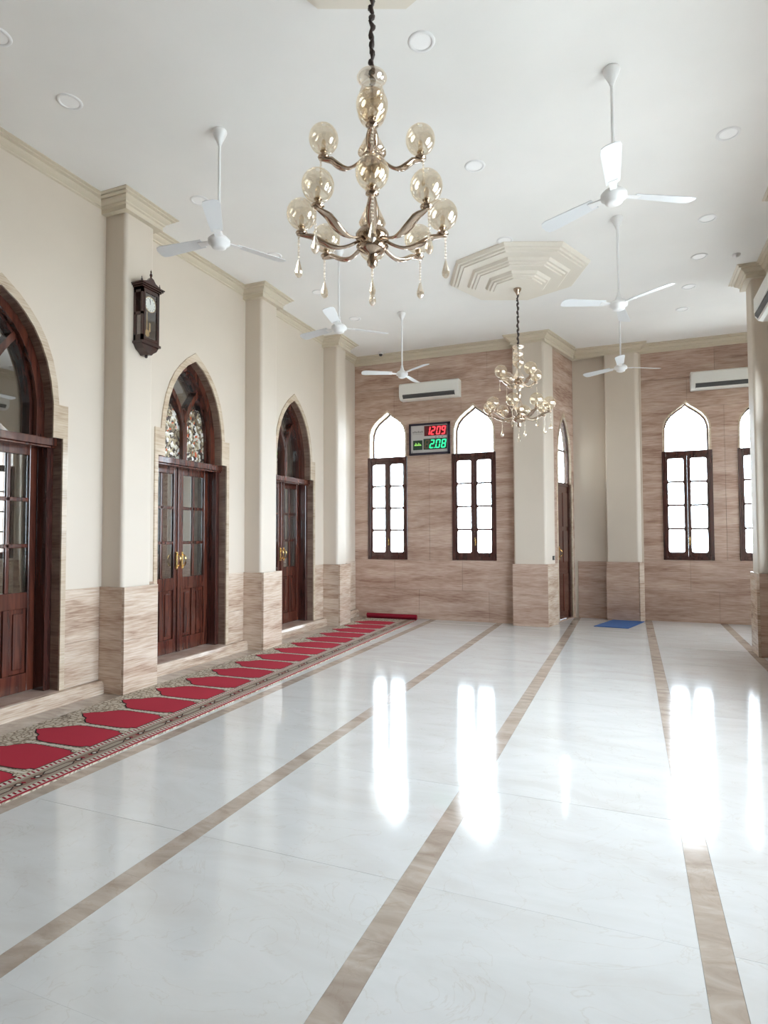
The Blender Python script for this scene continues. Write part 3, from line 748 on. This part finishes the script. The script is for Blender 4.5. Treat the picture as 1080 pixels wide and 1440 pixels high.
fans = [(-3.035, 3.94, 62, 'white three-blade ceiling fan above the wall clock, nearest fan on the left'),
        (-3.055, 6.15, 45, 'white ceiling fan partly hidden behind the near chandelier, middle of the left row'),
        (-3.086, 8.30, 87, 'white ceiling fan in front of the far wall, above the left air conditioner'),
        (-.068, 4.458, 30, 'white ceiling fan at the upper right, largest of the right row'),
        (-.072, 6.63, 85, 'white ceiling fan right of the far medallion, middle of the right row'),
        (-.09, 9.20, 30, 'white ceiling fan farthest back, in front of the right far wall pilaster')]
f0 = make_fan()
for i, (x, y, a, lb) in enumerate(fans):
    o = f0 if i == 0 else copy_tree(f0); place(o, (x, y, 0), math.radians(a)); tag(o, lb, 'ceiling fan', 'white ceiling fans')

# ------------------------------------------------------------------ downlights
def make_light():
    r = MB().mat('white').lathe([(.066, -.001), (.070, -.008), (.088, -.006), (.092, 0), (.092, .0005)], seg=28).build('ceiling_downlight')
    MB().mat('lens').lathe([(.001, .0-.003), (.066, -.003)], seg=24).build('lens', r); return r
dl = [(-1.234, 3.72, 'round white downlight beside the near chandelier chain'), (-1.23, 5.195, 'round white downlight between the two chandeliers, upper one'),
      (-1.245, 6.669, 'round white downlight just in front of the far medallion'), (-3.875, 3.235, 'round white downlight left of the nearest left fan'),
      (-3.80, 1.75+.86, 'round white downlight cut by the left photo edge'), (-3.86, 4.709, 'round white downlight behind the nearest left fan'),
      (.80, 5.565, 'round white downlight right of the largest right fan'), (.80, 7.007, 'second round white downlight down the right ceiling side'),
      (.81, 7.95, 'third round white downlight down the right ceiling side'), (.778, 8.882, 'fourth round white downlight down the right ceiling side'),
      (-3.86, 7.149, 'round white downlight below left of the near chandelier crystals'), (-3.83, 8.25, 'round white downlight over the third left pilaster, farthest on the left'),
      (.76, 9.75, 'faint round white downlight nearest the right far wall'), (-3.83, 6.0, 'round white downlight left of the near chandelier arms')]
l0 = make_light()
for i, (x, y, lb) in enumerate(dl):
    o = l0 if i == 0 else copy_tree(l0); place(o, (x, y, ZT), 0); tag(o, lb, 'downlight', 'round recessed ceiling downlights')
sd = MB().mat('white').lathe([(.001, -.035), (.03, -.03), (.045, -.012), (.047, 0)], seg=20).build('smoke_detector'); sd.location = (1.21, 8.06, ZT)
tag(sd, 'small white smoke detector on the ceiling near the right pilaster cornice', 'detector')
cm = root('security_camera', (-4.12, 9.98, ZT))
MB().mat('white').lathe([(.001, 0), (.05, 0), (.05, -.02), (.042, -.035), (.001, -.036)], seg=20).build('base', cm)
MB().mat('black').lathe([(.034, -.033), (.03, -.055), (.018, -.068), (.001, -.072)], seg=16).build('dome', cm)
tag(cm, 'small white and black dome camera on the ceiling by the far wall', 'camera')

# ------------------------------------------------------------------ air conditioners (local: x along wall, room at -y)
def make_ac(L=1.09):
    r = root('air_conditioner', (0, 0, 0)); h = L/2
    pr = [(0, 0), (0, .30), (-.155, .30), (-.19, .285), (-.205, .25), (-.205, .12), (-.195, .06), (-.165, .02), (-.12, 0)]
    MB().mat('acbody').prism(pr, -h, h, 'x').build('body', r, bevel=.012, bseg=3)
    MB().mat('slot').prism([(-.190, .045), (-.207, .062), (-.208, .090), (-.19, .095), (-.14, .03), (-.17, .014)], -h+.07, h-.07, 'x').build('air_slot', r)
    MB().mat('acbody').prism([(-.176, .012), (-.180, .022), (-.165, .026), (-.160, .014)], -h+.075, h-.075, 'x').build('louvre', r)
    MB().mat('acbody').box(-h+.03, h-.03, -.211, -.203, .115, .275).build('front_panel', r, bevel=.006)
    return r
a1 = make_ac(); place(a1, (-3.235, YA-.014, 3.88), 0); tag(a1, 'white split air conditioner on the far wall above the digital clock', 'air conditioner', 'wall air conditioners')
a2 = copy_tree(a1); place(a2, (1.52, YB-.014, 3.90), 0); tag(a2, 'white split air conditioner on the right far wall above the arched window', 'air conditioner', 'wall air conditioners')
a3 = copy_tree(a1); place(a3, (XR-.005, 7.62, 3.97), -PI/2); tag(a3, 'white split air conditioner end at the right photo edge, on the right wall', 'air conditioner', 'wall air conditioners')

# ------------------------------------------------------------------ digital prayer clock
dk = root('digital_clock', (-3.27, YA-.014, 0)); yk = -.055
def kb(name, mk, x0, x1, z0, z1, y0, y1, par=dk, bev=0): return MB().mat(mk).box(x0, x1, y0, y1, z0, z1).build(name, par, bevel=bev)
W2, Zb, Zt = .375, 2.905, 3.465
fr_ = MB().mat('navy').box(-W2, W2, yk, 0, Zb, Zb+.036).box(-W2, W2, yk, 0, Zt-.036, Zt).box(-W2, -W2+.036, yk, 0, Zb, Zt).box(W2-.036, W2, yk, 0, Zb, Zt).build('frame', dk)
kb('face', 'silver', -W2+.03, W2-.03, Zb+.03, Zt-.03, -.04, -.002)
rp = kb('red_display', 'redoff', -.09, .325, 3.235, 3.415, -.046, -.038); rp['label'] = 'red LED display reading 1209'
gp_ = kb('green_display', 'greenoff', -.105, .325, 2.995, 3.185, -.046, -.038); gp_['label'] = 'green LED display reading 2.08'
SEG = {'1': 'bc', '2': 'abged', '0': 'abcdef', '9': 'abcdfg', '8': 'abcdefg'}
def digit(chh, x, z, w_, h, mk, par, nm):
    b = MB().mat(mk); t = .021; sh = .16
    def hb(zc): b.prism([(x+u+sh*(v-z), v) for u, v in ((t*.4, zc), (t, zc+t/2), (w_-t, zc+t/2), (w_-t*.4, zc), (w_-t, zc-t/2), (t, zc-t/2))], -.052, -.045, 'y')
    def vb(xc, z0, z1): b.prism([(xc+u+sh*(v-z), v) for u, v in ((-t/2, z0+t*.5), (0, z0+t*.1), (t/2, z0+t*.5), (t/2, z1-t*.5), (0, z1-t*.1), (-t/2, z1-t*.5))], -.052, -.045, 'y')
    for c in SEG[chh]:
        if c == 'a': hb(z+h-t/2)
        if c == 'g': hb(z+h/2)
        if c == 'd': hb(z+t/2)
        if c == 'f': vb(x+t/2, z+h/2, z+h)
        if c == 'b': vb(x+w_-t/2, z+h/2, z+h)
        if c == 'e': vb(x+t/2, z, z+h/2)
        if c == 'c': vb(x+w_-t/2, z, z+h/2)
    return b.build(nm, par)
for chh, x in (('1', -.065), ('2', .025), ('0', .125), ('9', .215)): digit(chh, x, 3.25, .075, .148, 'redled', rp, 'digit')
for chh, x, mk in (('8', -.095, 'unlit'), ('2', .0, 'greenled'), ('0', .11, 'greenled'), ('8', .215, 'greenled')): digit(chh, x, 3.012, .082, .155, mk, gp_, 'digit')
MB().mat('greenled').box(.088, .104, -.052, -.045, 3.012, 3.03).build('decimal_point', gp_)
lc = kb('text_display', 'greenoff', -.30, -.125, 2.995, 3.165, -.046, -.038)
b = MB().mat('limeled')
for i in range(7): b.box(-.272+i*.018, -.262+i*.018, -.05, -.045, 3.078, 3.094+.014*((i*5) % 3))
b.box(-.275, -.145, -.05, -.045, 3.07, 3.08); b.build('lit_text', lc)
b = MB().mat('print')
for i in range(6): b.box(-.31+i*.033, -.285+i*.033, -.0415, -.040, 3.30, 3.325+.01*(i % 2)).box(-.305+i*.03, -.283+i*.03, -.0415, -.040, 3.275, 3.283)
for i in range(3): b.box(.11+i*.06, .135+i*.06, -.0415, -.040, 3.20, 3.218)
b.box(-.325, -.31, -.0415, -.040, 2.945, 2.97); b.build('printed_text', dk)
tag(dk, 'framed digital prayer clock with red 1209 and green 2.08 between the far windows', 'digital clock')

# ------------------------------------------------------------------ pendulum wall clock on the first pilaster (local: x along wall, room at -y)
wc = root('pendulum_clock', (0, 0, 0)); M_ = 'clockwood'; hw_ = .115; D = .115
b = MB().mat(M_)
b.box(-hw_, hw_, -.012, 0, 3.40, 3.93)                                   # back board
b.box(-hw_, -hw_+.02, -D, -.012, 3.40, 3.46).box(-hw_, -hw_+.02, -D, -.012, 3.88, 3.93)
b.box(hw_-.02, hw_, -D, -.012, 3.40, 3.93)
b.box(-hw_, -hw_+.02, -D, -D+.022, 3.40, 3.93).box(-hw_, -hw_+.02, -.03, -.012, 3.40, 3.93).box(-hw_, -hw_+.02, -D, -.012, 3.66, 3.685)
b.box(-hw_+.02, hw_-.02, -D, -.012, 3.40, 3.415).box(-hw_, hw_, -D, 0, 3.905, 3.93)
b.build('case', wc)
b = MB().mat(M_)
for z0, z1, e in ((3.93, 3.945, .012), (3.945, 3.96, .026), (3.96, 3.972, .036)): b.box(-hw_-e, hw_+e, -D-e, 0, z0, z1)
b.prism([(-hw_-.02, 3.972), (hw_+.02, 3.972), (hw_, 3.985), (.05, 4.01), (.02, 4.045), (-.02, 4.045), (-.05, 4.01), (-hw_, 3.985)], -D-.01, -D+.02, 'y')
b.build('cornice_top', wc)
for x, s in ((0, 1), (-hw_-.005, .62), (hw_+.005, .62)):
    z = 4.04 if x == 0 else 3.972
    MB().mat(M_).lathe([(.012*s, 0), (.016*s, .008*s), (.007*s, .02*s), (.015*s, .036*s), (.012*s, .052*s), (.004*s, .062*s), (.009*s, .072*s), (.003*s, .088*s), (.0005, .098*s)], x, -D+.005, 10, z0=z).build('finial', wc)
b = MB().mat(M_)
b.box(-hw_-.012, hw_+.012, -D-.012, 0, 3.375, 3.40)
b.prism([(-hw_, 3.375), (hw_, 3.375), (hw_-.03, 3.33), (.045, 3.305), (.02, 3.28), (-.02, 3.28), (-.045, 3.305), (-hw_+.03, 3.33)], -D+.005, 0, 'y')
b.build('base_bracket', wc)
MB().mat(M_).ball((0, -D/2, 3.27), .016, 8, 6).build('base_drop', wc)
dr = MB().mat(M_); 
dr.box(-hw_+.02, -hw_+.04, -D-.004, -D+.012, 3.415, 3.905).box(hw_-.04, hw_-.02, -D-.004, -D+.012, 3.415, 3.905).box(-hw_+.04, hw_-.04, -D-.004, -D+.012, 3.415, 3.44).box(-hw_+.04, hw_-.04, -D-.004, -D+.012, 3.885, 3.905)
dr = dr.build('clock_door', wc)
MB().mat('glass').box(-hw_+.04, hw_-.04, -D+.002, -D+.004, 3.44, 3.885).build('glass_pane', dr)
MB().mat('glass').box(-hw_+.009, -hw_+.011, -D+.022, -.03, 3.46, 3.66).build('side_glass', wc)
b = MB().mat('dial'); n = 28
pts = [(.073*math.cos(2*PI*i/n), 3.785+.073*math.sin(2*PI*i/n)) for i in range(n)]
dial = b.prism(pts, -D+.012, -D+.02, 'y').build('dial', wc)
b = MB().mat('gold'); pi_ = [(.079*math.cos(2*PI*i/n), 3.785+.079*math.sin(2*PI*i/n)) for i in range(n+1)]; po = [(.072*math.cos(2*PI*i/n), 3.785+.072*math.sin(2*PI*i/n)) for i in range(n+1)]
b.ring(po, pi_, -D+.008, -D+.02).build('bezel', dial)
b = MB().mat('black')
for i in range(12):
    a = 2*PI*i/12; x, z = .060*math.cos(a), 3.785+.060*math.sin(a); b.box(x-.0035, x+.0035, -D+.0105, -D+.012, z-.0045, z+.0045)
b.build('hour_marks', dial)
MB().mat('black').prism([(-.002, 3.785), (.002, 3.785), (.004, 3.83), (0, 3.835)], -D+.009, -D+.0105, 'y').prism([(0, 3.783), (.002, 3.787), (-.010, 3.84), (-.014, 3.838)], -D+.0075, -D+.009, 'y').build('hands', dial)
pe = MB().mat('gold').box(-.005, .005, -D+.05, -D+.054, 3.52, 3.72).build('pendulum_rod', wc)
pts = [(.034*math.cos(2*PI*i/n), 3.505+.034*math.sin(2*PI*i/n)) for i in range(n)]
MB().mat('gold').prism(pts, -D+.045, -D+.056, 'y').build('pendulum_bob', pe)
MB().mat('gold').lathe([(.011, 3.56), (.013, 3.57), (.013, 3.64), (.011, 3.65), (.001, 3.65)], -.04, -.06, 12).build('weight', wc)
MB().mat('gold').lathe([(.011, 3.53), (.013, 3.54), (.013, 3.61), (.011, 3.62), (.001, 3.62)], .04, -.06, 12).build('weight', wc)
place(wc, (XLP+.0, 4.612, 0), PI/2)
tag(wc, 'dark wooden pendulum clock with white dial hanging on the first pilaster', 'wall clock')

# ------------------------------------------------------------------ socket on the column, mat by the entrance
q = S0+SD*.30; sw = root('wall_switch', (q.x-SN.x*.025, q.y-SN.y*.025, 0), math.atan2(SD.y, SD.x))
MB().mat('black').box(-.035, .035, -.014, .0, 1.065, 1.135).build('plate', sw, bevel=.004)
MB().mat('print').box(-.016, .016, -.019, -.014, 1.083, 1.117).build('rocker', sw)
tag(sw, 'small black switch on the right side of the far column', 'switch')
mt = root('blue_mat', (0, 0, 0))
pts = [(-.575, 10.36), (-.055, 10.315), (.195, 11.19), (-.31, 11.215)]
MB().mat('blue').prism(pts, .0, .012, 'z').build('mat_body', mt, bevel=.004)
tag(mt, 'plain blue door mat lying on the marble at the pilaster foot', 'mat')

# ------------------------------------------------------------------ prayer carpet
def cr(y): return -3.272-.0245*(y-2.4)             # right edge
ca = root('prayer_carpet', (-3.8, 5.5, 0)); org = (-3.8, 5.5, 0)
def cp(v, y, z): return (max(cr(y)-v, -4.405 if y > 4.3 else -4.43), y-.0245*v, z)
Y0, Y1 = .9, 9.97
def strip(b, v0, v1, y0, y1, z, n=1):
    for i in range(n):
        a, c = y0+(y1-y0)*i/n, y0+(y1-y0)*(i+1)/n
        b.add([cp(v0, a, z), cp(v0, c, z), cp(v1, c, z), cp(v1, a, z)], [(0, 1, 2, 3)])
b = MB().mat('floral'); n = 24
for i in range(n):
    a, c = Y0+(Y1-Y0)*i/n, Y0+(Y1-Y0)*(i+1)/n
    vs = [cp(0, a, 0), cp(0, c, 0), cp(1.08, c, 0), cp(1.08, a, 0), cp(0, a, .010), cp(0, c, .010), cp(1.08, c, .010), cp(1.08, a, .010)]
    b.add(vs, [(4, 5, 6, 7), (0, 4, 5, 1), (3, 2, 6, 7)]+([(0, 3, 7, 4)] if i == 0 else [])+([(1, 2, 6, 5)] if i == n-1 else []))
b.build('pile', ca, org)
zp = .0112
b = MB().mat('carred'); strip(b, 0, .022, Y0, Y1, zp, 12)
b.mat('carpale'); strip(b, .022, .066, Y0, Y1, zp, 12); b.mat('cargrey'); strip(b, .066, .10, Y0, Y1, zp, 12)
b.mat('carbrown'); strip(b, .10, .175, Y0, Y1, zp, 12); b.mat('cargrey'); strip(b, .175, .205, Y0, Y1, zp, 12); b.mat('carpale'); strip(b, .205, .248, Y0, Y1, zp, 12)
b.build('border_bands', ca, org)
b = MB().mat('cardark'); y = Y0
while y < Y1-.02:
    for v0, v1, off in ((.026, .064, 0), (.207, .245, .012)):
        b.add([cp(v0, y+off, zp+.0006), cp(v0, y+off+.014, zp+.0006), cp(v1, y+off+.022, zp+.0006), cp(v1, y+off+.008, zp+.0006)], [(0, 1, 2, 3)])
    y += .032
o = b.build('border_teeth', ca, org); o['kind'] = 'stuff'
SP = .4345; yc = 3.372-SP*5
NP = [(.262, .150), (.30, .150), (.315, .172), (.40, .182), (.66, .186), (.74, .172), (.785, .135), (.80, .128), (.825, .085), (.90, .052), (.935, .018), (.965, .0)]
def flat(name, outline, yc_, z, mk, par):
    b = MB().mat(mk); b.add([cp(v, yc_+d, z) for v, d in outline], [tuple(range(len(outline)))]); return b.build(name, par, org)
def blob(outline, grow):
    return [(v+grow*(1 if v > .6 else -1 if v < .3 else 0)*.6, d+grow*(1 if d > 0 else -1 if d < 0 else 0)) for v, d in outline]
full = [(v, d) for v, d in NP]+[(v, -d) for v, d in NP[::-1] if d > 0]
kk = 0
while yc+.2 < Y1:
    if yc-.2 > Y0:
        nk = flat('prayer_niche', blob(full, .010), yc, zp+.0002, 'carblk', ca)
        flat('niche_field', full, yc, zp+.0012, 'carred', nk)
    # cartouche and rosettes of the border
    b = MB().mat('carblk'); y = yc-.08
    if y > Y0+.1 and y < Y1-.2:
        z = zp+.0006
        b.add([cp(v, y+d, z) for v, d in ((.137, -.125), (.108, -.085), (.108, .085), (.137, .125), (.167, .085), (.167, -.085))], [tuple(range(6))])
        b.mat('cargrey').add([cp(v, y+d, z+.0005) for v, d in ((.137, -.112), (.114, -.078), (.114, .078), (.137, .112), (.161, .078), (.161, -.078))], [tuple(range(6))])
        for s in (-1, 1):
            b.mat('carblk').add([cp(.137+.026*math.cos(t*PI/4), y+s*.152+.026*math.sin(t*PI/4), z) for t in range(8)], [tuple(range(8))])
            b.mat('carpale').add([cp(.137+.013*math.cos(t*PI/4), y+s*.152+.013*math.sin(t*PI/4), z+.0005) for t in range(8)], [tuple(range(8))])
            b.mat('cardark').add([cp(.137+a_, y+s*.186+c_, z) for a_, c_ in ((-.022, 0), (0, .012), (.022, 0), (0, -.012))], [(0, 1, 2, 3)])
        b.build('border_cartouche', ca, org)
    # pale line between neighbouring niches
    b = MB().mat('carpale')
    ym = yc+SP/2
    if Y0 < ym < Y1-.02:
        b.add([cp(.27, ym-.012, zp), cp(.27, ym+.012, zp), cp(.80, ym+.010, zp), cp(.80, ym-.010, zp)], [(0, 1, 2, 3)]); b.build('divider_line', ca, org)
    yc += SP
# far end turned up against the wall
b = MB().mat('cardark')
pts = []
for i in range(17):
    a = -PI/2+i*PI/8*1.0; rr = .052-.0012*i; pts.append((9.985+.035+rr*math.cos(a), .052+rr*math.sin(a)))
v0, v1 = .02, 1.0
vs = [cp(v, y_+.0, z_) for v in (v0, v1) for y_, z_ in pts]; n = len(pts)
b.add(vs, [(i, i+1, n+i+1, n+i) for i in range(n-1)]+[tuple(range(n)), tuple(range(n, 2*n))])
b.build('rolled_end', ca, org)
tag(ca, 'long red prayer carpet with rows of niches along the left wall', 'carpet')
